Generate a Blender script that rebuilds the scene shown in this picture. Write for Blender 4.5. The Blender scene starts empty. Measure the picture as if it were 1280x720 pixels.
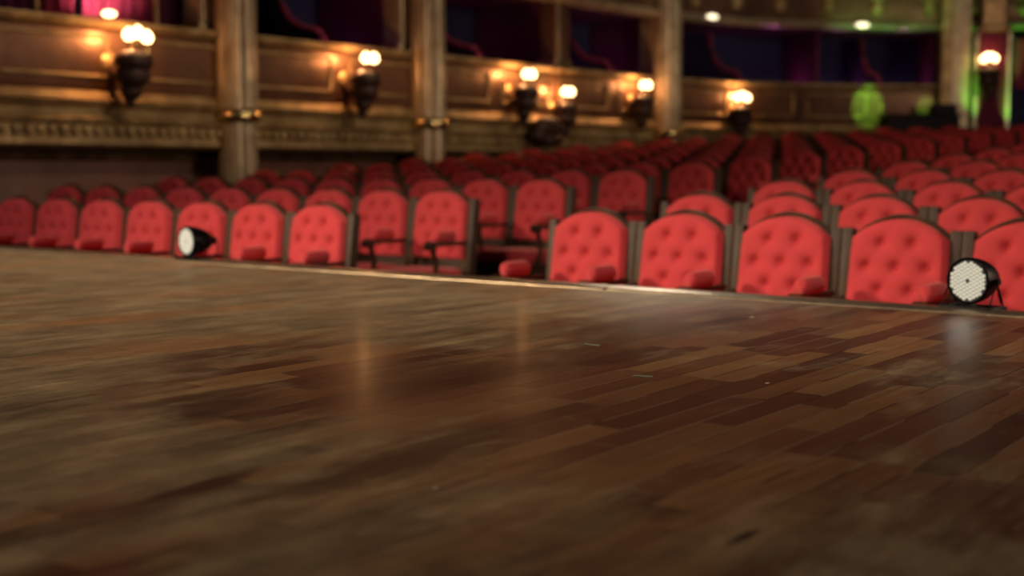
import bpy, bmesh, math, random
from mathutils import Vector, Matrix
R = math.radians
PI = math.pi
random.seed(7)
scn = bpy.context.scene
COL = scn.collection
S = 0.57                       # seat spacing, metres
ROW = 2.15 * S                 # distance between rows
RISE = 0.128 * S               # step between rows
V1 = 10.2 * S                  # first row
CAMZ = 1.28
STAGE_Z = 0.78
EDGE = 4.65
# ------------------------------------------------------------------ materials
MATS = {}
def nt(name):
    m = bpy.data.materials.new(name); m.use_nodes = True
    n = m.node_tree; b = n.nodes['Principled BSDF']
    MATS[name] = m
    return m, n, b
def N(n, t, **kw):
    x = n.nodes.new(t)
    for k, v in kw.items(): setattr(x, k, v)
    return x
def simple(name, col, rough=0.5, metal=0.0, noise=0.0, nscale=20, bump=0.0, bscale=60, sheen=0.0, emit=None, estr=0.0, spec=0.5, col2=None):
    m, n, b = nt(name)
    b.inputs['Base Color'].default_value = (*col, 1)
    b.inputs['Roughness'].default_value = rough
    b.inputs['Metallic'].default_value = metal
    b.inputs['Specular IOR Level'].default_value = spec
    tc = N(n, 'ShaderNodeTexCoord')
    if noise or col2:
        no = N(n, 'ShaderNodeTexNoise'); no.inputs['Scale'].default_value = nscale; no.inputs['Detail'].default_value = 4
        n.links.new(tc.outputs['Object'], no.inputs['Vector'])
        r = N(n, 'ShaderNodeValToRGB')
        c2 = col2 or tuple(c * (1 - noise) for c in col)
        r.color_ramp.elements[0].color = (*c2, 1); r.color_ramp.elements[0].position = .35
        r.color_ramp.elements[1].color = (*col, 1); r.color_ramp.elements[1].position = .65
        n.links.new(no.outputs['Fac'], r.inputs['Fac']); n.links.new(r.outputs['Color'], b.inputs['Base Color'])
    if bump:
        nb = N(n, 'ShaderNodeTexNoise'); nb.inputs['Scale'].default_value = bscale; nb.inputs['Detail'].default_value = 3
        n.links.new(tc.outputs['Object'], nb.inputs['Vector'])
        bp = N(n, 'ShaderNodeBump'); bp.inputs['Strength'].default_value = bump; bp.inputs['Distance'].default_value = .02
        n.links.new(nb.outputs['Fac'], bp.inputs['Height']); n.links.new(bp.outputs['Normal'], b.inputs['Normal'])
    if sheen:
        b.inputs['Sheen Weight'].default_value = sheen; b.inputs['Sheen Roughness'].default_value = .4
        b.inputs['Sheen Tint'].default_value = (1, .45, .4, 1)
    if emit:
        b.inputs['Emission Color'].default_value = (*emit, 1); b.inputs['Emission Strength'].default_value = estr
    return m
simple('velvet', (.56, .040, .044), .85, bump=.08, bscale=300, sheen=.5, noise=.12, nscale=6)
simple('chair_wood', (.060, .030, .013), .5, spec=.25, noise=.35, nscale=14, bump=.1, bscale=40)
simple('gold', (.44, .30, .15), .38, .85, col2=(.22, .13, .06), nscale=5, bump=.7, bscale=16)
simple('gold_cornice', (.50, .37, .18), .5, .45, col2=(.27, .18, .08), nscale=4, bump=.8, bscale=14)
simple('gold_panel', (.25, .135, .08), .36, .5, col2=(.13, .065, .04), nscale=1.3, bump=.25, bscale=7)
simple('stone_gilt', (.46, .38, .25), .36, .4, col2=(.27, .20, .12), nscale=3, bump=.4, bscale=20)
simple('cream_gilt', (.66, .57, .40), .22, .6, noise=.3, nscale=4, bump=.3, bscale=20)
simple('brass', (.75, .55, .25), .25, 1.0, noise=.3, nscale=10)
simple('ornament_dark', (.07, .032, .025), .5, .3, noise=.4, nscale=12, bump=.5, bscale=30)
simple('wall_brown', (.24, .115, .080), .42, 0, noise=.4, nscale=1.2, bump=.2, bscale=10)
simple('wall_navy', (.030, .034, .095), .9, 0, noise=.3, nscale=2)
simple('wall_wine', (.16, .022, .085), .9, 0, noise=.4, nscale=1.4)
simple('partition', (.05, .03, .09), .85, 0, noise=.3, nscale=3)
simple('magenta_velvet', (.34, .02, .085), .8, sheen=.4, noise=.2, nscale=8)
simple('carpet', (.035, .012, .016), .95, 0, noise=.4, nscale=40, bump=.3, bscale=200)
simple('black_metal', (.003, .003, .0035), .4, 0, spec=.12, noise=.2, nscale=30, bump=.05, bscale=200)
simple('black_cloth', (.012, .009, .016), .9, 0, noise=.3, nscale=10)
simple('edge_dark', (.02, .015, .012), .6, 0, noise=.3, nscale=8)
simple('edge_metal', (.40, .30, .19), .30, .8, noise=.35, nscale=7, bump=.1, bscale=60)
simple('bulb', (1, .8, .5), .4, emit=(1, .64, .28), estr=8)
simple('glint_glow', (1, .9, .7), .3, emit=(1, .86, .55), estr=2.2)  # emission for the glints modelled on the upper moulding
simple('wine_velvet', (.16, .012, .05), .85, sheen=.2, noise=.2, nscale=8)
simple('led', (.30, .29, .26), .5, emit=(.93, .88, .68), estr=.48)
simple('led_dark', (.02, .02, .03), .4, noise=.1)
simple('tape', (.20, .26, .17), .6, 0, noise=.3, nscale=90)
simple('paint_fleck', (.45, .40, .33), .6, 0, noise=.3, nscale=90)

def stage_material():
    m, n, b = nt('stage_boards')
    L = n.links.new
    g = N(n, 'ShaderNodeNewGeometry')
    sep = N(n, 'ShaderNodeSeparateXYZ'); L(g.outputs['Position'], sep.inputs[0])
    def M(op, a, bb=None, c=None):
        x = N(n, 'ShaderNodeMath', operation=op)
        for i, q in enumerate((a, bb, c)):
            if q is None: continue
            if isinstance(q, (int, float)): x.inputs[i].default_value = q
            else: L(q, x.inputs[i])
        return x.outputs[0]
    X, Y = sep.outputs[0], sep.outputs[1]
    W = .080
    xr = M('DIVIDE', X, W); row = M('FLOOR', xr); xf = M('FRACT', xr)
    wn = N(n, 'ShaderNodeTexWhiteNoise', noise_dimensions='1D'); L(row, wn.inputs['W'])
    ln = M('MULTIPLY_ADD', wn.outputs['Value'], .22, .42)
    yy = M('ADD', M('DIVIDE', Y, ln), M('MULTIPLY', wn.outputs['Value'], 17.3))
    cell = M('FLOOR', yy); yf = M('FRACT', yy)
    cv = N(n, 'ShaderNodeCombineXYZ'); L(row, cv.inputs[0]); L(cell, cv.inputs[1])
    w2 = N(n, 'ShaderNodeTexWhiteNoise', noise_dimensions='2D'); L(cv.outputs[0], w2.inputs['Vector'])
    ramp = N(n, 'ShaderNodeValToRGB'); cr = ramp.color_ramp; cr.interpolation = 'LINEAR'
    cr.elements[0].position = 0; cr.elements[0].color = (.060, .020, .010, 1)
    cr.elements[1].position = 1; cr.elements[1].color = (.23, .115, .045, 1)
    e = cr.elements.new(.3); e.color = (.105, .038, .018, 1)
    e = cr.elements.new(.65); e.color = (.155, .068, .030, 1)
    L(w2.outputs['Value'], ramp.inputs['Fac'])
    # grain along the boards
    mp = N(n, 'ShaderNodeMapping'); mp.inputs['Scale'].default_value = (60, 4, 1)
    L(g.outputs['Position'], mp.inputs['Vector'])
    off = N(n, 'ShaderNodeVectorMath', operation='ADD'); L(mp.outputs[0], off.inputs[0])
    sc2 = N(n, 'ShaderNodeVectorMath', operation='SCALE'); L(w2.outputs['Color'], sc2.inputs[0]); sc2.inputs['Scale'].default_value = 30
    L(sc2.outputs[0], off.inputs[1])
    gr = N(n, 'ShaderNodeTexNoise'); gr.inputs['Scale'].default_value = 1; gr.inputs['Detail'].default_value = 5; L(off.outputs[0], gr.inputs['Vector'])
    gm = N(n, 'ShaderNodeMix', data_type='RGBA', blend_type='MULTIPLY'); gm.inputs[0].default_value = .55
    gv = M('MULTIPLY_ADD', gr.outputs['Fac'], 1.6, .2)
    cg = N(n, 'ShaderNodeCombineColor'); L(gv, cg.inputs[0]); L(gv, cg.inputs[1]); L(gv, cg.inputs[2])
    L(ramp.outputs['Color'], gm.inputs[6]); L(cg.outputs[0], gm.inputs[7])
    # dusty wear: large trodden patches, stronger toward stage right
    big = N(n, 'ShaderNodeTexNoise'); big.inputs['Scale'].default_value = .85; big.inputs['Detail'].default_value = 7; big.inputs['Roughness'].default_value = .62
    L(g.outputs['Position'], big.inputs['Vector'])
    mp3 = N(n, 'ShaderNodeMapping'); mp3.inputs['Scale'].default_value = (7, 2.2, 1); mp3.inputs['Rotation'].default_value = (0, 0, .35)
    L(g.outputs['Position'], mp3.inputs['Vector'])
    fine = N(n, 'ShaderNodeTexNoise'); fine.inputs['Scale'].default_value = 1.3; fine.inputs['Detail'].default_value = 8; fine.inputs['Roughness'].default_value = .7
    L(mp3.outputs[0], fine.inputs['Vector'])
    side = N(n, 'ShaderNodeMapRange'); side.inputs[1].default_value = -1.3; side.inputs[2].default_value = -3.4
    side.inputs[3].default_value = 0; side.inputs[4].default_value = .30; side.interpolation_type = 'SMOOTHSTEP'
    L(X, side.inputs[0])
    # trodden area close to the front of the stage centre
    near = N(n, 'ShaderNodeMapRange'); near.inputs[1].default_value = 2.1; near.inputs[2].default_value = 1.55
    near.inputs[3].default_value = 0; near.inputs[4].default_value = .20; L(Y, near.inputs[0])
    wsum = M('ADD', M('ADD', M('MULTIPLY', big.outputs['Fac'], .9), M('MULTIPLY', fine.outputs['Fac'], .45)), M('ADD', side.outputs[0], near.outputs[0]))
    wm = N(n, 'ShaderNodeMapRange'); wm.inputs[1].default_value = .72; wm.inputs[2].default_value = .92; wm.interpolation_type = 'SMOOTHSTEP'
    wm.inputs[4].default_value = .82
    L(wsum, wm.inputs[0])
    dust = N(n, 'ShaderNodeMix', data_type='RGBA'); L(wm.outputs[0], dust.inputs[0]); L(gm.outputs[2], dust.inputs[6])
    dm = N(n, 'ShaderNodeMix', data_type='RGBA', blend_type='MULTIPLY'); dm.inputs[0].default_value = 1
    pv = M('MULTIPLY_ADD', w2.outputs['Value'], .22, .85); pg_ = M('MULTIPLY', pv, M('MULTIPLY_ADD', gr.outputs['Fac'], .9, .5)); pc = N(n, 'ShaderNodeCombineColor'); L(pg_, pc.inputs[0]); L(pg_, pc.inputs[1]); L(pg_, pc.inputs[2])
    dr = N(n, 'ShaderNodeValToRGB'); dr.color_ramp.elements[0].color = (.12, .088, .045, 1); dr.color_ramp.elements[0].position = .35
    dr.color_ramp.elements[1].color = (.34, .26, .15, 1); dr.color_ramp.elements[1].position = .7
    L(fine.outputs['Fac'], dr.inputs['Fac']); om = N(n, 'ShaderNodeMapping'); om.inputs['Scale'].default_value = (3.2, .9, 1); L(g.outputs['Position'], om.inputs['Vector'])
    on = N(n, 'ShaderNodeTexNoise'); on.inputs['Scale'].default_value = 1.1; on.inputs['Detail'].default_value = 6; L(om.outputs[0], on.inputs['Vector'])
    orr = N(n, 'ShaderNodeMapRange'); orr.inputs[1].default_value = .52; orr.inputs[2].default_value = .68; orr.inputs[4].default_value = .75; L(on.outputs['Fac'], orr.inputs[0])
    iso = N(n, 'ShaderNodeTexNoise'); iso.inputs['Scale'].default_value = 9; iso.inputs['Detail'].default_value = 8; iso.inputs['Roughness'].default_value = .7; L(g.outputs['Position'], iso.inputs['Vector'])
    isv = M('MULTIPLY_ADD', iso.outputs['Fac'], 1.5, .28); ic = N(n, 'ShaderNodeCombineColor'); L(isv, ic.inputs[0]); L(isv, ic.inputs[1]); L(isv, ic.inputs[2])
    ox = N(n, 'ShaderNodeMix', data_type='RGBA'); L(orr.outputs[0], ox.inputs[0]); L(dr.outputs['Color'], ox.inputs[6]); ox.inputs[7].default_value = (.27, .12, .042, 1)
    oy = N(n, 'ShaderNodeMix', data_type='RGBA', blend_type='MULTIPLY'); oy.inputs[0].default_value = 1; L(ox.outputs[2], oy.inputs[6]); L(ic.outputs[0], oy.inputs[7])
    L(oy.outputs[2], dm.inputs[6]); L(pc.outputs[0], dm.inputs[7]); L(dm.outputs[2], dust.inputs[7])
    # seams
    sx = M('MINIMUM', xf, M('SUBTRACT', 1, xf)); seam1 = M('LESS_THAN', sx, .028)
    sy = M('MINIMUM', yf, M('SUBTRACT', 1, yf)); seam2 = M('LESS_THAN', sy, .005)
    seam = M('MAXIMUM', seam1, seam2)
    wn3 = N(n, 'ShaderNodeTexNoise'); wn3.inputs['Scale'].default_value = 3; L(g.outputs['Position'], wn3.inputs['Vector'])
    pale = M('GREATER_THAN', wn3.outputs['Fac'], .50)
    sc = N(n, 'ShaderNodeMix', data_type='RGBA'); L(pale, sc.inputs[0]); sc.inputs[6].default_value = (.03, .014, .008, 1); sc.inputs[7].default_value = (.20, .14, .09, 1)
    fin = N(n, 'ShaderNodeMix', data_type='RGBA'); L(M('MULTIPLY', seam, M('SUBTRACT', .95, M('MULTIPLY', wm.outputs[0], 1.1))), fin.inputs[0]); L(dust.outputs[2], fin.inputs[6]); L(sc.outputs[2], fin.inputs[7])
    # dark scuffs of their own shape
    def blot(prev, cx, cy, rx, ry, ang, col, amt):
        mpp = N(n, 'ShaderNodeMapping', vector_type='TEXTURE'); mpp.inputs['Location'].default_value = (cx, cy, 0)
        mpp.inputs['Rotation'].default_value = (0, 0, ang); mpp.inputs['Scale'].default_value = (rx, ry, 1)
        L(flat.outputs[0], mpp.inputs['Vector'])
        dist = N(n, 'ShaderNodeVectorMath', operation='LENGTH'); L(mpp.outputs[0], dist.inputs[0])
        k = M('ADD', dist.outputs['Value'], M('MULTIPLY_ADD', fine.outputs['Fac'], 1.8, -.9))
        mr = N(n, 'ShaderNodeMapRange'); mr.inputs[1].default_value = 1.1; mr.inputs[2].default_value = .5; mr.inputs[4].default_value = amt
        L(k, mr.inputs[0])
        mx = N(n, 'ShaderNodeMix', data_type='RGBA'); L(mr.outputs[0], mx.inputs[0]); L(prev, mx.inputs[6]); mx.inputs[7].default_value = (*col, 1)
        return mx.outputs[2]
    flat = N(n, 'ShaderNodeVectorMath', operation='MULTIPLY'); L(g.outputs['Position'], flat.inputs[0]); flat.inputs[1].default_value = (1, 1, 0)
    c = fin.outputs[2]
    for args in BLOTS: c = blot(c, *args)
    L(c, b.inputs['Base Color'])
    ro = N(n, 'ShaderNodeMapRange'); ro.inputs[3].default_value = .38; ro.inputs[4].default_value = .55; L(wm.outputs[0], ro.inputs[0])
    rr = M('ADD', ro.outputs[0], M('MULTIPLY_ADD', gr.outputs['Fac'], .16, -.08))
    L(rr, b.inputs['Roughness'])
    b.inputs['Specular IOR Level'].default_value = .3
    b.inputs['Coat Roughness'].default_value = .15; L(M('MULTIPLY_ADD', wm.outputs[0], -.02, .035), b.inputs['Coat Weight'])
    bp = N(n, 'ShaderNodeBump'); bp.inputs['Strength'].default_value = .25; bp.inputs['Distance'].default_value = .003
    hh = M('SUBTRACT', M('MULTIPLY_ADD', gr.outputs['Fac'], .5, M('MULTIPLY', w2.outputs['Value'], .5)), seam)
    L(hh, bp.inputs['Height']); L(bp.outputs['Normal'], b.inputs['Normal'])
    return m
# ------------------------------------------------------------------ camera frame <-> plan
FPX = 1596.0
CA, SA = .801, .598            # heading of the camera in the hall
def floor_pt(px, py, z=STAGE_Z):
    """plan position on the level z that the image pixel px,py stands for"""
    Z = (CAMZ - z) * FPX / (py - 212.0); a = (px - 640) / FPX
    u = Z * (SA - CA * a); v = Z * (CA + SA * a)
    return Vector((-u, v, z))
def bl(px, py, rx, ry, ang, col, amt):
    p = floor_pt(px, py); return (p.x, p.y, rx, ry, ang, col, amt)
DK = (.045, .017, .010)
BLOTS = [bl(262, 512, .10, .20, .2, DK, .85), bl(225, 500, .035, .34, .0, DK, .7), bl(248, 612, .03, .12, .1, DK, .8), bl(560, 470, .14, .45, .1, DK, .75),
         bl(935, 680, .012, .06, .0, (.012, .01, .009), .9), bl(520, 575, .07, .35, .1, DK, .6), bl(690, 458, .12, .5, .0, DK, .55),
         bl(620, 540, .10, .4, .0, (.08, .03, .014), .6)]
# ------------------------------------------------------------------ mesh helpers
class MB:
    def __init__(s): s.bm = bmesh.new()
    def box(s, c, d, rot=None, bev=0.0, seg=2):
        r = bmesh.ops.create_cube(s.bm, size=1)
        vs = r['verts']
        bmesh.ops.scale(s.bm, vec=d, verts=vs)
        if bev:
            es = list({e for v in vs for e in v.link_edges})
            q = bmesh.ops.bevel(s.bm, geom=es, offset=bev, segments=seg, profile=.5, affect='EDGES')
            vs = list({v for f in q['faces'] for v in f.verts} | {v for v in vs if v.is_valid})
        M = Matrix.Translation(c)
        if rot is not None: M = M @ rot
        bmesh.ops.transform(s.bm, matrix=M, verts=vs)
        return vs
    def lathe(s, prof, seg=20, mat=Matrix(), capb=True, capt=True):
        rings = []
        for (r, z) in prof:
            rings.append([s.bm.verts.new(mat @ Vector((r * math.cos(2*PI*k/seg), r * math.sin(2*PI*k/seg), z))) for k in range(seg)])
        for a, b in zip(rings, rings[1:]):
            for k in range(seg):
                s.bm.faces.new((a[k], a[(k+1) % seg], b[(k+1) % seg], b[k]))
        if capb: s.bm.faces.new(rings[0][::-1])
        if capt: s.bm.faces.new(rings[-1])
    def tube(s, pts, r, seg=8):
        pts = [Vector(p) for p in pts]
        rings = []
        for i, p in enumerate(pts):
            t = (pts[min(i+1, len(pts)-1)] - pts[max(i-1, 0)]).normalized()
            ref = Vector((0, 0, 1)) if abs(t.z) < .9 else Vector((1, 0, 0))
            a = t.cross(ref).normalized(); b = t.cross(a)
            rr = r[i] if isinstance(r, (list, tuple)) else r
            rings.append([s.bm.verts.new(p + rr * (math.cos(2*PI*k/seg) * a + math.sin(2*PI*k/seg) * b)) for k in range(seg)])
        for a, b in zip(rings, rings[1:]):
            for k in range(seg): s.bm.faces.new((a[k], a[(k+1) % seg], b[(k+1) % seg], b[k]))
        s.bm.faces.new(rings[0][::-1]); s.bm.faces.new(rings[-1])
    def prism(s, poly, y0, y1):
        """closed outline in x,z, given a thickness along y"""
        a = [s.bm.verts.new((x, y0, z)) for x, z in poly]; b = [s.bm.verts.new((x, y1, z)) for x, z in poly]
        k = len(poly)
        for i in range(k): s.bm.faces.new((a[i], a[(i+1) % k], b[(i+1) % k], b[i]))
        s.bm.faces.new(a[::-1]); s.bm.faces.new(b)
    def ball(s, c, r, seg=14):
        q = bmesh.ops.create_uvsphere(s.bm, u_segments=seg, v_segments=seg // 2 + 2, radius=1)
        rr = r if isinstance(r, (tuple, list)) else (r, r, r)
        bmesh.ops.scale(s.bm, vec=rr, verts=q['verts']); bmesh.ops.translate(s.bm, vec=c, verts=q['verts'])
    def grid(s, f, nu, nv, closeu=False):
        V = [[s.bm.verts.new(f(i, j)) for j in range(nv)] for i in range(nu)]
        for i in range(nu - (0 if closeu else 1)):
            for j in range(nv - 1):
                s.bm.faces.new((V[i][j], V[(i+1) % nu][j], V[(i+1) % nu][j+1], V[i][j+1]))
        return V
    def done(s, name, mat, parent=None, smooth=False, loc=(0, 0, 0)):
        bmesh.ops.recalc_face_normals(s.bm, faces=s.bm.faces)
        me = bpy.data.meshes.new(name); s.bm.to_mesh(me); s.bm.free()
        if smooth:
            for p in me.polygons: p.use_smooth = True
            if smooth != 'all':
                try: me.set_sharp_from_angle(angle=R(38))
                except Exception: pass
        me.materials.append(MATS[mat])
        o = bpy.data.objects.new(name, me); COL.objects.link(o); o.location = loc
        if parent: o.parent = parent
        return o
def tag(o, label=None, cat=None, group=None, kind=None):
    if label: o['label'] = label
    if cat: o['category'] = cat
    if group: o['group'] = group
    if kind: o['kind'] = kind
    return o
def empty(name, loc=(0, 0, 0), rz=0):
    o = bpy.data.objects.new(name, None); COL.objects.link(o); o.location = loc; o.rotation_euler = (0, 0, rz); o.empty_display_size = .1
    return o
KIDS = {}
def kids(o):
    return [c for c in o.children]
def copy_tree(o, parent=None):
    c = o.copy(); COL.objects.link(c)
    if parent is not None: c.parent = parent
    for ch in list(kids(o)): copy_tree(ch, c)
    return c
stage_material()
ORD = ['', 'first', 'second', 'third', 'fourth', 'fifth', 'sixth', 'seventh', 'eighth', 'ninth', 'tenth', 'eleventh', 'twelfth', 'thirteenth', 'fourteenth', 'fifteenth']

# ------------------------------------------------------------------ stage
b = MB(); b.box((-3.0, (EDGE - .17 - 5) / 2, STAGE_Z / 2), (26, EDGE - .17 + 5, STAGE_Z)); o = b.done('floor_stage', 'stage_boards'); tag(o, kind='structure')
b = MB(); b.box((-3.0, EDGE - .02 + .015, STAGE_Z / 2 - .006), (26, .03, STAGE_Z - .012)); b.box((-3.0, EDGE - .10, STAGE_Z / 2 - .02), (26, .13, STAGE_Z - .04))
tag(b.done('wall_stage_front', 'edge_dark'), kind='structure')
def edge_strip(name, x0, x1):
    b = MB()
    prof = [(-.170, -.01), (-.170, .001)] + [(-.096 - .074 * math.cos(PI * q / 14), .001 + .013 * math.sin(PI * q / 14)) for q in range(1, 14)] + [(-.022, .001), (-.022, -.01)]
    A = [b.bm.verts.new((x0, EDGE + p, STAGE_Z + z)) for p, z in prof]; B = [b.bm.verts.new((x1, EDGE + p, STAGE_Z + z)) for p, z in prof]
    for i in range(len(prof)): j = (i + 1) % len(prof); b.bm.faces.new((A[i], A[j], B[j], B[i]))
    b.bm.faces.new(A[::-1]); b.bm.faces.new(B)
    return b.done(name, 'edge_metal', smooth=True)
jx = floor_pt(775, 360).x
for i, (x0, x1) in enumerate([(-15.9, jx - 6.012), (jx - 6, jx - .014), (jx, 9.9)]):
    tag(edge_strip('trim_%d' % (i + 1), x0, x1), kind='structure')
# raised flecks and tape on the boards
def mark(name, px, py, w, l, ang, mat, label, cat):
    p = floor_pt(px, py)
    b = MB(); b.box((0, 0, .0008), (w, l, .0016), bev=.0005, seg=1)
    o = b.done(name, mat, loc=(p.x, p.y, STAGE_Z)); o.rotation_euler = (0, 0, ang); tag(o, label, cat)
mark('floor_tape', 806, 472, .05, .011, R(10), 'tape', 'short pale green strip of tape stuck on the stage boards', 'tape')
mark('floor_tape', 742, 432, .055, .010, R(-5), 'tape', 'faded grey-green tape scrap on the boards, farther from the camera than the bright strip', 'tape')
mark('paint_fleck', 543, 616, .009, .012, .3, 'paint_fleck', 'tiny pale fleck on the dusty boards in the foreground', 'fleck')
mark('paint_fleck', 942, 397, .016, .016, .1, 'paint_fleck', 'tiny pale fleck on the boards close to the metal stage edge', 'fleck')
mark('paint_fleck', 963, 481, .009, .012, .1, 'paint_fleck', 'tiny pale fleck on reddish boards between tape strip and right spotlight', 'fleck')

# ------------------------------------------------------------------ auditorium floor: level front, then one step per row
NROWS = 14
b = MB()
def row_v(k): return V1 + ROW * k
poly = [(EDGE - .2, -.3), (EDGE - .2, 0), (row_v(1) - .72, 0)]
for k in range(1, NROWS):
    poly.append((row_v(k) - .72, RISE * k))
    if k < NROWS - 1: poly.append((row_v(k+1) - .72, RISE * k))
poly += [(29, RISE * (NROWS - 1)), (29, -.3)]
A = [b.bm.verts.new((-17, y, z)) for y, z in poly]; B = [b.bm.verts.new((14, y, z)) for y, z in poly]
for i in range(len(poly)): j = (i + 1) % len(poly); b.bm.faces.new((A[i], A[j], B[j], B[i]))
b.bm.faces.new(A[::-1]); b.bm.faces.new(B)
tag(b.done('floor', 'carpet'), kind='structure')

# ------------------------------------------------------------------ theatre chair (faces -y)
def arch(x, hw, sh, top):
    t = min(1, abs(x) / hw)
    return sh + (top - sh) * (1 - t ** 2.1)
TILT = Matrix.Translation((0, 0, .5)) @ Matrix.Rotation(R(-7), 4, 'X') @ Matrix.Translation((0, 0, -.5))
def chair_proto(simple_far=False):
    t = empty('theatre_chair')
    # back frame
    b = MB(); pts = []
    pts += [(-.284, .42), (-.284, .990), (-.274, 1.005), (-.258, 1.008), (-.242, .998), (-.238, .975)]
    n = 18
    for i in range(n + 1):
        x = -.232 + .464 * i / n; pts.append((x, arch(x, .245, .955, 1.078)))
    pts += [(.238, .975), (.242, .998), (.258, 1.008), (.274, 1.005), (.284, .990), (.284, .42)]
    b.prism(pts, .0, .032)
    b.bm.verts.ensure_lookup_table()
    # carved lip around the cushion
    lip = []
    for i in range(25):
        x = -.245 + .49 * i / 24; lip.append((x, -.012, arch(x, .25, .942, 1.064)))
    b.tube([(-.249, -.012, .5), (-.249, -.012, .7)] + lip + [(.249, -.012, .7), (.249, -.012, .5)], (.010), 6)
    for sx in (-1, 1):     # side stiles, deeper than the panel
        b.box((sx * .2575, -.008, .735), (.052, .060, .54), bev=.005, seg=2)
    bmesh.ops.transform(b.bm, matrix=TILT, verts=b.bm.verts)
    b.done('back_frame', 'chair_wood', t, smooth=True)
    # tufted cushion
    b = MB()
    btn = []
    for r, z in enumerate((.935, .824, .716, .620)):
        xs = (-.074, .074) if r % 2 == 0 else (-.142, 0, .142)
        btn += [(x, z) for x in xs]
    nx, nz = (33, 35) if not simple_far else (15, 15)
    def f(i, j):
        s = -1 + 2 * i / (nx - 1); q = -1 + 2 * j / (nz - 1)
        z0 = .575; x = s * (.243 - .014 * (q + 1) / 2); z1 = arch(x, .25, .936, 1.056)
        if abs(s) > .95: z1 -= .006 * (abs(s) - .95) / .05
        z = z0 + (z1 - z0) * (q + 1) / 2
        edge = (1 - abs(s) ** 12) ** .4 * (1 - abs(q) ** 12) ** .4
        d = .056 + .036 * edge * (1 - .25 * s * s)
        for bx, bz in btn:
            r2 = (x - bx) ** 2 + (z - bz) ** 2
            d -= (.038 * math.exp(-r2 / .00046) + .014 * math.exp(-r2 / .0024)) * edge
        # folds between the buttons
        w = .0075
        for sg in (1, -1):
            ph = ((x / .148) + sg * (z - .822) / .216 ) % 1.0
            ph = min(ph, 1 - ph) * .14
            if z > .63: d -= .004 * math.exp(-(ph / w) ** 2) * edge
        if edge <= .02: d = .0
        return Vector((x, -d, z))
    V = b.grid(f, nx, nz)
    rim = [V[i][0] for i in range(nx)] + [V[nx-1][j] for j in range(1, nz)] + [V[i][nz-1] for i in range(nx-2, -1, -1)] + [V[0][j] for j in range(nz-2, 0, -1)]
    bk = [b.bm.verts.new((v.co.x, .0, v.co.z)) for v in rim]
    for i in range(len(rim)): j = (i + 1) % len(rim); b.bm.faces.new((rim[i], rim[j], bk[j], bk[i]))
    b.bm.faces.new(bk)
    bmesh.ops.transform(b.bm, matrix=TILT, verts=b.bm.verts)
    cu = b.done('back_cushion', 'velvet', t, smooth='all')
    if not simple_far:
        for bx, bz in btn:
            q = MB(); q.ball((0, 0, 0), (.009, .006, .009), 8)
            p = TILT @ Vector((bx, -.046, bz))
            q.done('button', 'velvet', cu, smooth='all', loc=p)
    # seat
    b = MB()
    b.box((0, -.285, .462), (.49, .47, .105), bev=.042, seg=4)
    for v in b.bm.verts:
        if v.co.z > .47: v.co.z += .018 * max(0, 1 - (v.co.x / .24) ** 2) * max(0, 1 - ((v.co.y + .285) / .24) ** 2)
    b.done('seat', 'velvet', t, smooth='all')
    b = MB()
    b.box((0, -.515, .385), (.50, .03, .07), bev=.008); b.box((0, -.045, .385), (.50, .03, .07), bev=.008)
    for sx in (-1, 1): b.box((sx * .245, -.28, .385), (.03, .46, .07), bev=.008)
    b.done('seat_frame', 'chair_wood', t)
    for sx in (-1, 1):
        b = MB(); b.lathe([(.016, 0), (.02, .02), (.014, .05), (.022, .22), (.028, .34), (.028, .36)], 10, Matrix.Translation((sx * .235, -.505, 0))); b.done('leg', 'chair_wood', t, smooth=True)
        b = MB(); b.box((sx * .245, -.01, .23), (.036, .045, .46), bev=.005, seg=1); b.done('leg', 'chair_wood', t)
    add_arm(t, 1)
    return t
def add_arm(t, sx):
    b = MB()
    x = sx * .273
    b.tube([(x, -.40, .40), (x, -.405, .47), (x, -.395, .55), (x, -.42, .63), (x, -.43, .685)], [.022, .016, .021, .019, .026], 10)
    b.box((x, -.26, .695), (.046, .40, .028), bev=.01)
    b.tube([(x - .030, -.462, .690), (x + .030, -.462, .690)], .033, 12)      # scrolled end
    arm = b.done('arm', 'chair_wood', t, smooth=True)
    q = MB(); q.box((x, -.31, .748), (.080, .23, .086), bev=.040, seg=4); q.done('arm_pad', 'velvet', arm, smooth='all')
    return arm
proto = chair_proto(); first_used = [False]
def proto_chair():
    if not first_used[0]: first_used[0] = True; return proto
    return copy_tree(proto)
# keep the pristine tree for copying, so the extra left arm goes only on end chairs
def place_chair(k, u, label, group, both):
    c = proto_chair()
    rz = random.uniform(-.006, .006) + (.015 if u > 8 else 0)
    c.location = (-u * S, row_v(k), RISE * k); c.rotation_euler = (0, 0, rz)
    if both: ends.append(c)
    tag(c, label, 'chair', group)
    return c
ends = []
LIM = {10: 18.4, 11: 18.2, 12: 17.2, 13: 15.3}
used = []
for k in range(NROWS):
    j = 0; u = 10.33
    while u < LIM.get(k, 18.5):
        j += 1
        place = 'next to the aisle' if j == 1 else ('%s seat in' % ORD[j])
        lb = 'red tufted armchair across the aisle, %s row from stage, %s' % (ORD[k+1], place)
        used.append(place_chair(k, u, lb, 'red tufted theatre chairs, block beyond the aisle', False)); last = used[-1]
        u += 1
        # the first chair of row k stays a plain copy of the prototype
    ends.append(last)
nr = [6, 5, 4, 4, 3, 3, 2, 2]
for k in range(8):
    for j in range(nr[k]):
        u = 6.69 - j
        place = 'at the aisle end' if j == 0 else ('%s seat in' % ORD[j+1])
        lb = 'red tufted armchair, block nearer camera, %s row from stage, %s' % (ORD[k+1], place)
        c = place_chair(k, u, lb, 'red tufted theatre chairs, nearer block', False)
        if j == 0: ends.append(c)
la = None
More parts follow.
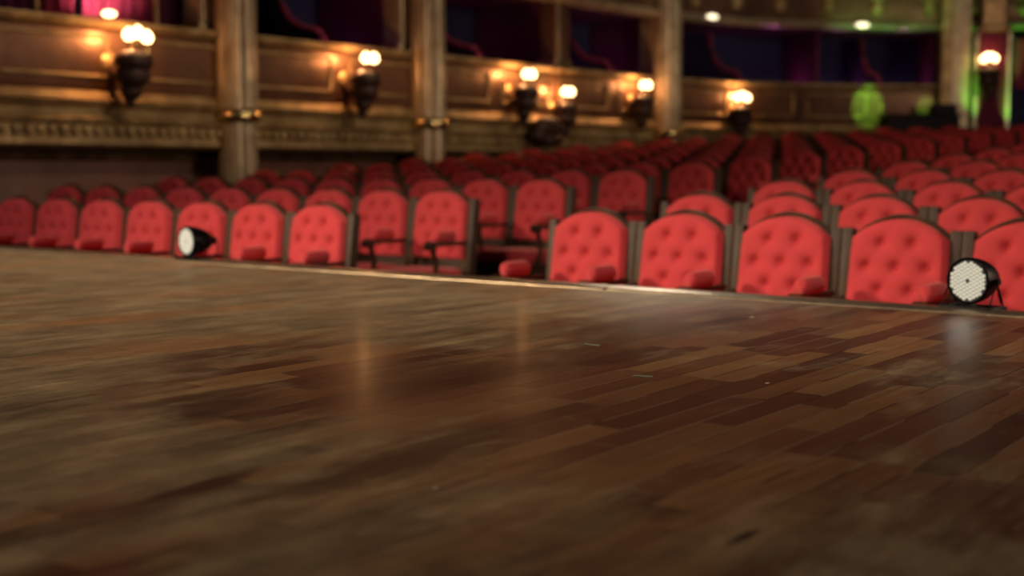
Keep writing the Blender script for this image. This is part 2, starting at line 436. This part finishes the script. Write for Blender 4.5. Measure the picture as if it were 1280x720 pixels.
for c in ends:
    if la is None:
        la = add_arm(c, -1)
    else:
        x = la.copy(); COL.objects.link(x); x.parent = c
        for ch in la.children: y = ch.copy(); COL.objects.link(y); y.parent = x

# ------------------------------------------------------------------ horseshoe wall path
CP = [(20.4, 2), (20.3, 5), (20.2, 8), (20.1, 12.2), (20.0, 18), (19.75, 24), (19.6, 29), (19.0, 34), (17.0, 38.4), (14.0, 41.4), (10, 43.3), (5, 44.3), (-1, 44.6), (-8, 44.6)]
CP = [Vector((-u * S, v * S, 0)) for u, v in CP]
PATH = []
for i in range(1, len(CP) - 2):
    p0, p1, p2, p3 = CP[i-1:i+3]
    for q in range(24):
        t = q / 24
        PATH.append(.5 * ((2*p1) + (p2 - p0) * t + (2*p0 - 5*p1 + 4*p2 - p3) * t*t + (3*p1 - p0 - 3*p2 + p3) * t**3))
PATH.append(CP[-2])
LEN = [0]
for a, c in zip(PATH, PATH[1:]): LEN.append(LEN[-1] + (c - a).length)
def at(s):
    """point and inward (towards the hall) normal at arc length s"""
    s = max(0, min(LEN[-1], s))
    lo = 0
    while lo < len(LEN) - 2 and LEN[lo+1] < s: lo += 1
    t = (s - LEN[lo]) / (LEN[lo+1] - LEN[lo])
    p = PATH[lo].lerp(PATH[lo+1], t)
    d0 = (PATH[min(lo+1, len(PATH)-1)] - PATH[lo]).normalized()
    d1 = (PATH[min(lo+2, len(PATH)-1)] - PATH[min(lo+1, len(PATH)-2)]).normalized()
    d = d0.lerp(d1, t).normalized()
    return p, Vector((d.y, -d.x, 0)), d
def bearing(px, off=0.0):
    """arc length where the line of bearing through image column px meets the path (moved inward by off)"""
    a = (px - 640) / FPX; best = None
    for i in range(1200):
        s = LEN[-1] * i / 1199; p, n, d = at(s); q = p + n * off
        u, v = -q.x, q.y; Z = SA * u + CA * v; X = -CA * u + SA * v
        e = abs(X / Z - a)
        if Z > 0 and (best is None or e < best[0]): best = (e, s)
    return best[1]
def sweep(b, s0, s1, prof, closed=True, step=.16):
    n = max(2, int((s1 - s0) / step) + 1)
    rings = []
    for i in range(n + 1):
        s = s0 + (s1 - s0) * i / n; p, nn, d = at(s)
        rings.append([b.bm.verts.new(p + nn * o_ + Vector((0, 0, z))) for o_, z in prof])
    m = len(prof)
    for a, c in zip(rings, rings[1:]):
        for k in range(m if closed else m - 1): b.bm.faces.new((a[k], a[(k+1) % m], c[(k+1) % m], c[k]))
    if closed: b.bm.faces.new(rings[0][::-1]); b.bm.faces.new(rings[-1])
END = LEN[-1]
# walls: lower wall, back wall of the boxes, wall above
b = MB(); sweep(b, 0, END, [(-.35, -.3), (-.35, 1.62), (-.45, 1.62), (-.45, -.3)], step=.4); tag(b.done('wall_left', 'wall_brown', smooth=True), kind='structure')
b = MB(); sweep(b, 0, END, [(-1.9, 1.5), (-1.9, 8.5), (-2.0, 8.5), (-2.0, 1.5)], step=.4); tag(b.done('wall_back', 'wall_navy', smooth=True), kind='structure')
b = MB(); sweep(b, 0, END, [(-.05, 1.50), (-.05, 1.58), (-1.9, 1.58), (-1.9, 1.50)], step=.4); tag(b.done('floor_boxes', 'carpet'), kind='structure')
b = MB(); sweep(b, 0, END, [(0, 3.86), (0, 3.92), (-1.9, 3.92), (-1.9, 3.86)], step=.4); tag(b.done('ceiling_boxes', 'wall_wine'), kind='structure')
b = MB(); sweep(b, 0, END, [(-.2, 6.3), (-.2, 8.5), (-.35, 8.5), (-.35, 6.3)], step=.4); tag(b.done('wall_upper', 'gold_panel', smooth=True), kind='structure')
# dado panels on the lower wall
sA = bearing(300); sB = bearing(535); sC = bearing(690); sD = bearing(835); sE = bearing(1185)
s0 = 0.4
bay_edges = [s0, bearing(-10) - .1, sA, sB, sC, sD, (sD + sE) / 2, sE]
names = ['at the near end', 'nearest bay, in front of the lit magenta curtain', 'between the first and second gilt columns', 'just beyond the second gilt column',
         'before the third gilt column', 'just beyond the third gilt column', 'under green light beside the far pier']
TOP = 2.83
for i, (a, c) in enumerate(zip(bay_edges, bay_edges[1:])):
    if i == 0: continue
    a += .006; c -= .006
    t = empty('balcony_front', at((a + c) / 2)[0]); org = Vector(t.location)
    def put(b, nm, mat, **kw):
        bmesh.ops.translate(b.bm, vec=-org, verts=b.bm.verts); return b.done(nm, mat, t, **kw)
    b = MB(); sweep(b, a, c, [(-.04, 2.05), (0.0, 2.10), (.02, 2.16), (.02, 2.70), (-.02, 2.74), (-.12, 2.74), (-.12, 2.05)]); put(b, 'panel', 'gold_panel', smooth=True)
    b = MB(); sweep(b, a, c, [(-.14, 2.74), (.05, 2.74), (.08, 2.765), (.10, 2.79), (.09, 2.825), (.05, TOP), (-.14, TOP)]); put(b, 'top_rail', 'gold_cornice', smooth=True)
    b = MB(); sweep(b, a, c, [(-.30, 1.50), (.02, 1.50), (.10, 1.54), (.10, 1.60), (.055, 1.62), (.055, 1.74), (.11, 1.76), (.13, 1.80), (.07, 1.84), (.05, 1.90), (.12, 1.94), (.15, 1.985), (.09, 2.01), (.07, 2.05), (.02, 2.09), (-.12, 2.09)])
    cn = put(b, 'cornice', 'gold_cornice', smooth=True)
    b = MB(); nb = int((c - a) / .13)
    for q in range(nb):
        p, n, d = at(a + (c - a) * (q + .5) / nb); p = p + n * .075
        b.lathe([(.0, -.055), (.035, -.04), (.048, 0), (.035, .04), (.0, .055)], 8, Matrix.Translation((p.x, p.y, 1.68)), False, False)
    put(b, 'bead_moulding', 'gold_cornice', smooth='all')['kind'] = 'stuff'
    # raised cartouche frames on the panel
    nf = 2
    for q in range(nf):
        m0 = a + (c - a) * (q + .1) / nf; m1 = a + (c - a) * (q + .9) / nf
        b = MB(); pts = []
        for s, z in [(m0 + (m1-m0)*w/8, 2.24) for w in range(9)] + [(m1, 2.45)] + [(m1 - (m1-m0)*w/8, 2.64) for w in range(9)] + [(m0, 2.45)]:
            p, n, d = at(s); pts.append(p + n * .03 + Vector((0, 0, z)))
        pts.append(pts[0]); b.tube(pts, .022, 6); put(b, 'panel_moulding', 'gold_cornice', smooth='all')
    tag(t, 'gilded curved balcony front with dark panels, ' + names[i], 'balcony', 'gilded balcony fronts')
    # moulding band on the lower wall
b = MB(); sweep(b, 0, END, [(-.36, 1.36), (-.30, 1.38), (-.28, 1.42), (-.31, 1.47), (-.36, 1.48)], step=.3); tag(b.done('trim_4', 'gold', smooth=True), kind='structure')
b = MB(); sweep(b, 0, END, [(-.36, -.2), (-.30, -.2), (-.30, .55), (-.33, .6), (-.36, .6)], step=.3); tag(b.done('trim_5', 'wall_brown', smooth=True), kind='structure')
# upper tier fascia by bays
un = ['', 'above the nearest bay', 'above the bay between first and second columns', 'above the bay beyond the second column', 'above the bay before the third column',
      'above the dark opening beyond the third column', 'green-lit, above the opening beside the far pier', 'above the red pilaster']
for i, (a, c) in enumerate(zip(bay_edges[1:], bay_edges[2:] + [sE + 3.2])):
    if i > 6: break
    a += .006; c -= .006
    t = empty('upper_balcony', at((a + c) / 2)[0]); org = Vector(t.location)
    b = MB(); sweep(b, a, c, [(-.14, 3.80), (.04, 3.80), (.11, 3.83), (.13, 3.88), (.10, 3.93), (.03, 3.96), (-.14, 3.96)]); put(b, 'lower_moulding', 'cream_gilt', smooth=True)
    b = MB(); sweep(b, a, c, [(-.12, 3.96), (.02, 3.96), (.05, 4.10), (.06, 4.3), (.02, 4.45), (.02, 4.85), (-.12, 4.85)]); put(b, 'panel', 'gold_panel', smooth=True)
    b = MB(); sweep(b, a, c, [(-.14, 4.85), (.08, 4.85), (.11, 4.9), (.06, 4.95), (-.14, 4.95)]); put(b, 'top_rail', 'gold_cornice', smooth=True)
    nb = int((c - a) / .75)
    for q in range(nb):
        b = MB()
        p, n, d = at(a + (c - a) * (q + .5) / nb); p = p + n * .06
        b.ball((p.x, p.y, 4.2), (.13, .13, .16), 10); b.ball((p.x, p.y, 4.40), (.16, .16, .10), 10)
        put(b, 'relief', 'gold_cornice', smooth='all')
    tag(t, 'gilded upper tier front with pale lower moulding, ' + un[i + 1], 'balcony', 'upper tier fronts')

# ------------------------------------------------------------------ columns and piers
def column(s, off, label, r=.225):
    p, n, d = at(s); p = p + n * off
    v = p.y
    k = max(0, min(NROWS - 1, int((v - V1 + .72) / ROW))); z0 = RISE * k
    t = empty('column', (p.x, p.y, z0), math.atan2(d.y, d.x)); t.rotation_euler.z = math.atan2(d.y, d.x)
    b = MB(); b.box((0, 0, .12), (.56, .56, .24), bev=.02); b.lathe([(.26, .24), (.27, .28), (.25, .32), (.22, .36), (.23, .40), (.20, .44)], 24); b.done('base', 'gold', t, smooth=True)
    seg = 40
    def fl(r, z, b):
        return [b.bm.verts.new(((r - (.012 if q % 2 else 0)) * math.cos(2*PI*q/seg), (r - (.012 if q % 2 else 0)) * math.sin(2*PI*q/seg), z)) for q in range(seg)]
    H = 1.87 - z0
    for nm, prof, mt in (('lower_shaft', [(.225, .42), (.215, H - .05)], 'stone_gilt'), ('shaft', [(.235, H + .05), (.235, H + .5), (.228, H + 1.5), (.21, 6.2 - z0)], 'stone_gilt')):
        b = MB(); rings = [fl(rr, zz, b) for rr, zz in prof]
        for a_, c_ in zip(rings, rings[1:]):
            for q in range(seg): b.bm.faces.new((a_[q], a_[(q+1) % seg], c_[(q+1) % seg], c_[q]))
        b.bm.faces.new(rings[0][::-1]); b.bm.faces.new(rings[-1]); b.done(nm, mt, t)
    b = MB(); b.lathe([(.21, H - .06), (.25, H - .05), (.275, H - .01), (.28, H + .03), (.25, H + .06), (.24, H + .09)], 28); b.done('collar', 'brass', t, smooth='all')
    b = MB(); b.lathe([(.21, 6.2 - z0), (.25, 6.25 - z0), (.30, 6.5 - z0), (.34, 6.6 - z0)], 24); b.done('capital', 'gold', t, smooth=True)
    tag(t, label, 'column')
    return t
column(bearing(300, .14), .14, 'fluted gilt column standing before the balcony, nearest to the stage')
column(bearing(536, .14), .14, 'second fluted gilt column from the stage, in front of the balcony')
column(bearing(832, .14), .14, 'third fluted gilt column, thinnest looking, near the bend of the balcony')
def pier(px, off, w, dpt, label, mat='stone_gilt', z1=3.795, z0=TOP):
    p, n, d = at(bearing(px, off)); p = p + n * off
    t = empty('pier', (p.x, p.y, z0)); t.rotation_euler.z = math.atan2(d.y, d.x)
    h = z1 - z0 + .0
    b = MB(); b.box((0, 0, h / 2), (w, dpt, h), bev=.01); b.done('shaft', mat, t)
    b = MB(); b.box((-w * .5 + .04, -dpt / 2 - .02, h / 2), (.07, .05, h), bev=.012); b.done('edge_moulding', 'cream_gilt', t)
    b = MB(); b.box((0, 0, .06), (w + .06, dpt + .06, .12), bev=.02); b.done('base', 'gold', t)
    tag(t, label, 'pillar'); return t
pier(258, -.30, .28, .30, 'olive-grey square pier between boxes, just behind the nearest gilt column')
pier(500, -.30, .26, .30, 'square gilt pier behind and beside the second column')
pier(692, -.16, .34, .30, 'brown square pier with pale edge, alone between second and third columns', 'gold_panel')
pier(812, -.30, .28, .30, 'square pier tucked behind the third gilt column')

# ------------------------------------------------------------------ box partitions with velvet cap
SP = [(0.0, .0), (.02, .09), (.07, .155), (.16, .19), (.34, .22), (.52, .28), (.68, .39), (.80, .54), (.88, .72), (.93, .94)]
def partition(px, label):
    p, n, d = at(bearing(px, -.16)); p = p + n * -.16
    t = empty('box_partition', (p.x, p.y, 1.58)); t.rotation_euler.z = math.atan2(-n.y, -n.x)      # local x points away from the hall
    b = MB(); pl = [(0, 0), (0, TOP - 1.58)] + [(x, z + TOP - 1.58) for x, z in SP] + [(1.7, 2.2), (1.7, 0)]
    b.prism(pl, -.03, .03); b.done('partition_wall', 'partition', t)
    b = MB(); b.tube([(x, 0, z + TOP - 1.58) for x, z in SP], .045, 8); b.done('velvet_cap', 'magenta_velvet', t, smooth='all')
    tag(t, label, 'partition', 'velvet capped box partitions')
partition(408, 'curved magenta-capped box partition between the first and second gilt columns')
partition(600, 'low curved magenta-capped partition just beyond the second gilt column')
partition(762, 'curved magenta-capped partition in the box before the third column')
partition(922, 'curved magenta-capped partition just beyond the third gilt column')
partition(1094, 'curved magenta-capped partition above the green-lit balcony front')
# wine red dividing walls at the bay ends, hidden partly behind the piers
for i, px in enumerate((318, 488, 676, 806, 1165, 1018)):
    p, n, d = at(bearing(px, -.5)); p = p + n * -.52
    b = MB(); b.box((.67, 0, 1.13), (1.34, .06, 2.26)); o = b.done('wall_divider_%d' % (i + 1), 'wall_wine', loc=(p.x, p.y, 1.58)); o.rotation_euler.z = math.atan2(-n.y, -n.x)
    tag(o, kind='structure')

for px, lb in ((884, 'small modelled glint on the upper tier moulding just beyond the third column'), (1070, 'small modelled glint on the upper tier moulding, the one farther from the columns')):  # glowing bodies added in place of reflected glints on the moulding
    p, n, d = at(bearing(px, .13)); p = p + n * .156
    t = empty('tier_glint', (p.x, p.y, 3.88)); t.rotation_euler.z = math.atan2(n.y, n.x)
    b = MB(); b.lathe([(.0, -.02), (.07, -.02), (.075, .0), (.06, .012), (.0, .014)], 16, Matrix.Rotation(R(90), 4, 'Y'), False, False); b.done('glint_back', 'brass', t, smooth=True)
    b = MB(); b.ball((.03, 0, 0), (.035, .13, .045), 14); b.done('glow_body', 'glint_glow', t, smooth='all')
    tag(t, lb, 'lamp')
# ------------------------------------------------------------------ curtains in the near box
def curtain(px0, px1, off, mat, label, amp=.05):
    a = bearing(px0, off); c = bearing(px1, off)
    p0 = at((a + c) / 2)[0]
    b = MB(); n_ = max(24, int((c - a) / .018))
    def f(i, j):
        s = a + (c - a) * i / (n_ - 1); p, n, d = at(s)
        w = amp * math.sin(s * 42) + .02 * math.sin(s * 17 + 1)
        return p + n * (off + w) + Vector((0, 0, 1.6 + 2.2 * j / 6)) - Vector((p0.x, p0.y, 1.6))
    V = b.grid(f, n_, 7)
    bmesh.ops.solidify(b.bm, geom=b.bm.faces[:], thickness=.012)
    o = b.done('curtain', mat, smooth='all', loc=(p0.x, p0.y, 1.6)); tag(o, label, 'curtain')
curtain(110, 198, -.62, 'magenta_velvet', 'bright magenta pleated curtain lit from below, behind the nearest balcony rail')
curtain(62, 100, -.62, 'magenta_velvet', 'dim purple pleated curtain beside the bright magenta one')
curtain(0, 50, -.60, 'wall_wine', 'dark wine curtain at the edge of the nearest box')
curtain(204, 240, -.64, 'wall_wine', 'dark wine curtain between the lit curtain and the first pier')
# posts of the near box
for px, lb in ((56, 'thin gilt post between dark and purple curtains'), (201, 'thin gilt post at the end of the bright magenta curtain')):
    p, n, d = at(bearing(px, -.45)); p = p + n * -.45
    t = empty('box_post', (p.x, p.y, 1.58)); b = MB(); b.lathe([(.05, 0), (.05, 1.2), (.035, 1.3), (.035, 2.28)], 12); b.done('shaft', 'gold', t, smooth=True)
    b = MB(); b.lathe([(.06, 1.22), (.07, 1.26), (.06, 1.3)], 12); b.done('collar', 'brass', t, smooth='all'); tag(t, lb, 'post')

# ------------------------------------------------------------------ sconces
def light(name, kind, loc, energy, col, **kw):
    l = bpy.data.lights.new(name, kind); l.energy = energy; l.color = col
    for k, v in kw.items(): setattr(l, k, v)
    o = bpy.data.objects.new(name, l); COL.objects.link(o); o.location = loc; return o
def aim(o, target):
    o.rotation_euler = (Vector(target) - o.location).to_track_quat('-Z', 'Y').to_euler()
def sconce(px, off, z, label, bulbs=3, power=9, drop=.5, base_off=.02):
    s = bearing(px, off); p, n, d = at(s); p = p + n * base_off; reach = off - base_off
    t = empty('wall_sconce', (p.x, p.y, z - drop)); t.rotation_euler.z = math.atan2(n.y, n.x)     # local x points into the hall
    b = MB(); b.lathe([(.0, -.03), (.10, -.03), (.14, .0), (.10, .03), (.0, .03)], 16, Matrix.Translation((.0, 0, drop - .25)) @ Matrix.Rotation(R(90), 4, 'Y'), False, False)
    b.done('wall_plate', 'gold', t, smooth=True)
    b = MB()   # carved console below the lamps
    b.ball((reach * .85, 0, drop - .24), (.19, .21, .12), 16); b.ball((reach * .80, 0, drop - .38), (.17, .19, .14), 14); b.ball((reach * .72, 0, drop - .53), (.11, .12, .11), 12); b.ball((reach * .68, 0, drop - .64), (.05, .055, .07), 8)
    b.tube([(.0, 0, drop - .30), (reach * .3, 0, drop - .40), (reach * .6, 0, drop - .38), (reach * .85, 0, drop - .3)], [.05, .045, .05, .06], 10)
    b.done('bracket', 'ornament_dark', t, smooth='all')
    pos = {3: [(-.11, 0), (0, .03), (.11, -.01)], 2: [(-.07, 0), (.07, .005)], 4: [(-.09, -.01), (-.03, .03), (.04, .03), (.10, 0)]}[bulbs]
    for k, (dy, dz) in enumerate(pos):
        b = MB(); b.tube([(reach * .9, dy * .5, drop - .18), (reach, dy * 1.1, drop - .17), (reach, dy, drop - .06 + dz)], .011, 6); b.lathe([(.012, 0), (.026, .012), (.028, .022)], 10, Matrix.Translation((reach, dy, drop - .065 + dz)))
        arm = b.done('lamp_arm', 'brass', t, smooth=True)
        b = MB(); b.lathe([(.012, 0), (.044, .018), (.062, .058), (.048, .100), (.018, .130), (.001, .138)], 12, Matrix.Translation((reach, dy, drop - .045 + dz)), True, False)
        b.done('bulb', 'bulb', arm, smooth='all')
    tag(t, label, 'wall lamp', 'lit balcony sconces')
    q = p + n * (reach * .6)
    light('sconce_light', 'POINT', (q.x, q.y, z + .03), power * 1.1, (1, .42, .15), shadow_soft_size=0)
sconce(180, .50, 2.62, 'large bright three-bulb sconce on the nearest balcony front, below the lit curtain', 3, 16, .62)
sconce(464, .46, 2.62, 'bright sconce on the balcony between the first and second columns', 2, 14, .6)
sconce(662, .36, 2.62, 'bright sconce beyond the second column, left of two close together lamps', 2, 13, .6)
sconce(710, .30, 2.42, 'lower bright sconce over a dark carving, right of two close lamps', 2, 11, .62)
sconce(806, .30, 2.62, 'bright sconce just before the third gilt column', 2, 12, .6)
sconce(925, .20, 2.52, 'bright sconce on the far balcony just beyond the third column', 3, 11, .5)

# ------------------------------------------------------------------ lamp under the magenta curtain
p, n, d = at(bearing(143, -.12)); p = p + n * -.12
t = empty('rail_lamp', (p.x, p.y, TOP))
b = MB(); b.lathe([(.05, 0), (.05, .012), (.012, .02), (.012, .05)], 14); b.done('base', 'brass', t, smooth=True)
b = MB(); b.lathe([(.012, .045), (.06, .06), (.075, .085), (.05, .11), (.0, .12)], 14, capt=False); b.done('glow_body', 'bulb', t, smooth='all')
tag(t, 'small glowing lamp on the nearest balcony rail below the magenta curtain', 'lamp')
l = light('rail_light', 'SPOT', (p.x + .02, p.y, TOP + .16), 110, (1, .62, .5), spot_size=R(110), spot_blend=.8, shadow_soft_size=0); aim(l, (p.x - .8, p.y + .25, TOP + .8))

# ------------------------------------------------------------------ far end: pier, red pilaster, booth
def block(px, off, z0, z1, w, dp, name):
    p, n, d = at(bearing(px, off)); p = p + n * off
    t = empty(name, (p.x, p.y, z0)); t.rotation_euler.z = math.atan2(d.y, d.x)
    return t, z1 - z0
zf = RISE * (NROWS - 1)
t, h = block(1192, .18, zf, 6.2, .3, .3, 'pillar')
b = MB(); b.box((0, 0, h / 2), (.34, .34, h), bev=.02); b.done('shaft', 'stone_gilt', t)
b = MB(); b.box((-.24, -.02, h / 2), (.20, .28, h), bev=.03); b.done('gilt_strip', 'gold_cornice', t)
b = MB(); b.box((0, 0, .2), (.38, .38, .4), bev=.03); b.done('base', 'gold', t)
tag(t, 'tall square pillar with orange gilt strip at the far corner of the hall', 'pillar')
t, h = block(1233, .38, zf, 3.72, .5, .3, 'pilaster')
b = MB(); b.box((0, 0, h / 2), (.46, .16, h), bev=.01); b.done('velvet_panel', 'wine_velvet', t)
for sx in (-1, 1):
    b = MB(); b.box((sx * .275, .02, h / 2), (.085, .18, h), bev=.03); b.done('side_moulding', 'cream_gilt', t)
b = MB(); b.box((0, .0, h + .06), (.58, .30, .12), bev=.03); b.box((0, -.02, h + .6), (.42, .2, 1.0), bev=.03); b.done('gilt_head', 'gold', t)
tag(t, 'dark red velvet pilaster with green-lit side mouldings, carrying a lamp', 'pilaster')
sconce(1229, .72, 3.22, 'four-bulb sconce high on the dark red pilaster at the far right', 4, 1.3, .35, base_off=.50)
# far box behind the pilaster
b = MB(); p, n, d = at(bearing(1268, .1)); sx = bearing(1272, .1)
sweep(b, sE + .1, END, [(-.05, 1.0), (-.05, 3.7), (-.15, 3.7), (-.15, 1.0)], step=.3); tag(b.done('wall_rear', 'wall_navy', smooth=True), kind='structure')
b = MB(); sweep(b, bearing(1262, 0), bearing(1262, 0) + 1.6, [(0, 2.75), (.05, 2.75), (.07, 3.6), (.0, 3.65)], step=.2)
o = b.done('valance', 'magenta_velvet', smooth=True); tag(o, 'dark red velvet valance beyond the red pilaster at the far right', 'valance')
# booth
s_ = bearing(1146, .75); p, n, d = at(s_); p = p + n * .75
t = empty('control_booth', (p.x, p.y, zf)); t.rotation_euler.z = math.atan2(d.y, d.x)
hb = 2.22 - zf
b = MB(); b.box((0, 0, hb / 2), (1.3, .5, hb), bev=.03); b.done('body', 'black_cloth', t)
b = MB(); b.box((0, .0, hb + .02), (1.36, .56, .04), bev=.01); b.done('top', 'black_metal', t)
b = MB(); b.box((.42, .0, hb + .13), (.42, .3, .18), bev=.02); b.done('equipment_case', 'black_cloth', t)
tag(t, 'low dark booth standing in front of the green-lit balcony at the far end', 'booth')
# dark rounded form below the double lamps
p, n, d = at(bearing(680, .25)); p = p + n * .32
t = empty('dark_form', (p.x, p.y, 1.60)); t.rotation_euler.z = math.atan2(n.y, n.x)
b = MB(); b.ball((0, 0, .30), (.14, .34, .16), 14); b.ball((0, .1, .12), (.12, .26, .12), 12); b.ball((0, -.2, .18), (.11, .18, .12), 12); b.box((-.10, 0, .2), (.12, .3, .3), bev=.03)
b.done('mass', 'ornament_dark', t, smooth='all'); tag(t, 'dark olive rounded ornament on the cornice below the two close sconces', 'form')

# ------------------------------------------------------------------ LED par cans on the stage edge
def par(px, py, rz, label):
    p = floor_pt(px, py)
    t = empty('stage_spotlight', (p.x, p.y, STAGE_Z + (.009 if p.y > EDGE - .17 else 0)), rz)
    RY = Matrix.Translation((0, 0, .098)) @ Matrix.Rotation(R(-86), 4, 'X') @ Matrix.Rotation(PI, 4, 'X')
    # local: face looks to -y
    F = Matrix.Translation((0, 0, .100)) @ Matrix.Rotation(R(90), 4, 'X')     # lathe axis z -> -y
    b = MB(); b.lathe([(.0, -.150), (.016, -.148), (.024, -.135), (.030, -.108), (.046, -.098), (.062, -.066), (.074, -.030), (.080, -.002), (.083, .02), (.083, .038), (.077, .044), (.074, .036), (.0, .034)], 36, F, False, False)
    body = b.done('housing', 'black_metal', t, smooth=True)
    b = MB(); b.lathe([(.0, .030), (.072, .030), (.072, .036), (.0, .036)], 32, F, False, False); b.done('face_plate', 'led_dark', body)
    n = 0; pit = .0140
    for i in range(-6, 7):
        for j in range(-6, 7):
            x = i * pit * .866; z = (j + (i % 2) * .5) * pit
            r = math.hypot(x, z)
            if r > .0655 or r < .006: continue
            n += 1
            b = MB(); b.lathe([(.0062, .0), (.0062, .004), (.0045, .0065), (.0, .0075)], 8, F @ Matrix.Translation((x, z, .036)), True, False)
            if n <= 100: b.done('led_lens', 'led', body, smooth='all')
            else: b.done('led_lens', 'led', body, smooth='all')
    # yoke stands: two thin splayed wire legs on each side and a base bar
    for sx in (-1, 1):
        b = MB(); b.tube([(sx * .088, -.002, .10), (sx * .092, -.035, .04), (sx * .092, -.05, .006)], .0028, 6); b.tube([(sx * .088, .002, .10), (sx * .092, .03, .04), (sx * .092, .045, .006)], .0028, 6)
        b.tube([(sx * .078, 0, .10), (sx * .10, 0, .10)], [.009, .012], 10)
        b.done('yoke_leg', 'black_metal', t)
    b = MB(); b.box((0, -.045, .006), (.20, .022, .012), bev=.003); b.box((0, .045, .006), (.20, .022, .012), bev=.003)
    for sx in (-1, 1): b.box((sx * .09, 0, .006), (.02, .11, .012), bev=.003)
    b.done('base', 'black_metal', t)
    b = MB(); b.tube([(0, .13, .10), (0, .155, .09), (.01, .155, .04), (.04, .12, .012)], .004, 6); b.done('cable', 'black_metal', t, smooth='all')
    tag(t, label, 'stage light', 'round led stage lights')
    q = Vector((math.sin(rz), -math.cos(rz), 0))
    l = light('spot_glow', 'SPOT', (p.x + q.x * .06, p.y + q.y * .06, STAGE_Z + .10), .8, (1, .95, .85), spot_size=R(70), spot_blend=1, shadow_soft_size=.05)
    aim(l, (p.x + q.x * 2, p.y + q.y * 2, STAGE_Z + .0))
par(1219, 389, R(-14), 'round black LED spotlight on the stage edge, facing the stage, nearest and largest')
par(240, 326, R(-7), 'small round black LED spotlight far along the stage edge')

# ------------------------------------------------------------------ hall lights and added fills
WARM = (1, .86, .74)
for k, (x, e) in enumerate(((-1.6, 500), (-4.0, 480), (-6.6, 500), (-9.2, 480))):
    l = light('front_wash', 'SPOT', (x + .6, .6, 5.0), e, WARM, spot_size=R(49), spot_blend=1.0, shadow_soft_size=.35); aim(l, (x, 5.5, .7))
l = light('stage_wash', 'SPOT', (-9.5, -2.0, 4.2), 3500, (1, .80, .56), spot_size=R(66), spot_blend=1, shadow_soft_size=.4); aim(l, (-5.6, 2.6, .78))
l = light('stage_wash', 'SPOT', (-1.5, -4.0, 4.4), 450, (1, .78, .56), spot_size=R(60), spot_blend=1, shadow_soft_size=.4); aim(l, (-2.6, 3.2, .78))
l = light('edge_spot', 'SPOT', (-8.8, 14.0, 5.2), 560, (1, .86, .66), spot_size=R(8), spot_blend=1, shadow_soft_size=.3); aim(l, (-2.75, 5.4, .78))  # unseen spot added for the highlight along the metal stage edge
for y, e in ((8.5, 260), (11.5, 260), (14.5, 260), (18.0, 220)):  # unseen spots added to brighten the balcony fronts
    l = light('balcony_fill', 'SPOT', (-5.0, y, 6.0), e * 1.25, (1, .80, .50), spot_size=R(38), spot_blend=1, shadow_soft_size=.3); aim(l, (-11.6, y - .2, 1.9))
l = light('balcony_fill', 'SPOT', (-4.5, 17.0, 6.5), 260, (1, .76, .50), spot_size=R(40), spot_blend=1, shadow_soft_size=.3); aim(l, (-9.2, 23.4, 2.9))
l = light('side_fill', 'AREA', (5.0, 11.0, 3.2), 330, (1, .72, .52), shape='DISK', size=3.0); aim(l, (-11.5, 11.0, 1.0))  # unseen area fill added to lift the left wall from the side
l = light('tier_fill', 'SPOT', (-4.5, 14.5, 2.6), 260, (1, .84, .62), spot_size=R(30), spot_blend=1, shadow_soft_size=0); aim(l, (-10.6, 19.6, 4.0))  # unseen spot added to brighten the upper tier mouldings
# violet glow inside the boxes
for px in (40, 360, 440, 560, 640, 730, 780, 900, 980, 1050, 1130):
    p, n, d = at(bearing(px, -1.2)); p = p + n * -1.2
    light('box_light', 'POINT', (p.x, p.y, 2.75), 1.9, (.85, .2, .65), shadow_soft_size=0)
# green lamps on the far tier
for px, e, sz in ((1080, 1300, 11), (1152, 600, 6)):
    q, n, d = at(bearing(px)); l = light('green_light', 'SPOT', (q.x + n.x * 3, q.y + n.y * 3, 4.2), e, (.28, 1, .10), spot_size=R(sz), spot_blend=.4, shadow_soft_size=0); aim(l, (q.x, q.y, 2.42))
q, n, d = at(bearing(1100)); l = light('green_light', 'SPOT', (q.x + n.x * 2.5, q.y + n.y * 2.5, 2.6), 160, (.3, 1, .2), spot_size=R(60), spot_blend=1, shadow_soft_size=.05); aim(l, (q.x, q.y, 4.8))
for px in (1208, 1258):
    q, n, d = at(bearing(px, .9)); q = q + n * .9; l = light('green_light', 'SPOT', (q.x, q.y, 1.4), 300, (.22, 1, .08), spot_size=R(20), spot_blend=.8, shadow_soft_size=0)
    m_, n, d = at(bearing(px + (2 if px < 1230 else -3), .3)); aim(l, (m_.x + n.x * .3, m_.y + n.y * .3, 2.9))

w = bpy.data.worlds.new('World'); scn.world = w; w.use_nodes = True
bg = w.node_tree.nodes['Background']; bg.inputs[0].default_value = (.42, .32, .34, 1); bg.inputs[1].default_value = .06

# ------------------------------------------------------------------ camera
cam = bpy.data.cameras.new('Camera'); co = bpy.data.objects.new('Camera', cam); COL.objects.link(co); scn.camera = co
cam.sensor_width = 36; cam.lens = 36 * FPX / 1280
co.location = (0, 0, CAMZ)
pitch = math.atan2(148, FPX)
fwd = Vector((-SA * math.cos(pitch), CA * math.cos(pitch), -math.sin(pitch)))
co.rotation_euler = fwd.to_track_quat('-Z', 'Y').to_euler()
cam.clip_start = .05; cam.clip_end = 200
cam.dof.use_dof = True; cam.dof.focus_distance = 3.2; cam.dof.aperture_fstop = 1.9
scn.view_settings.view_transform = 'Standard'; scn.view_settings.look = 'None'; scn.view_settings.exposure = 0; scn.view_settings.gamma = 1
scn.view_settings.use_curve_mapping = False
scn.cycles.use_denoising = True
scn.cycles.max_bounces = 6
scn.cycles.sample_clamp_indirect = 4
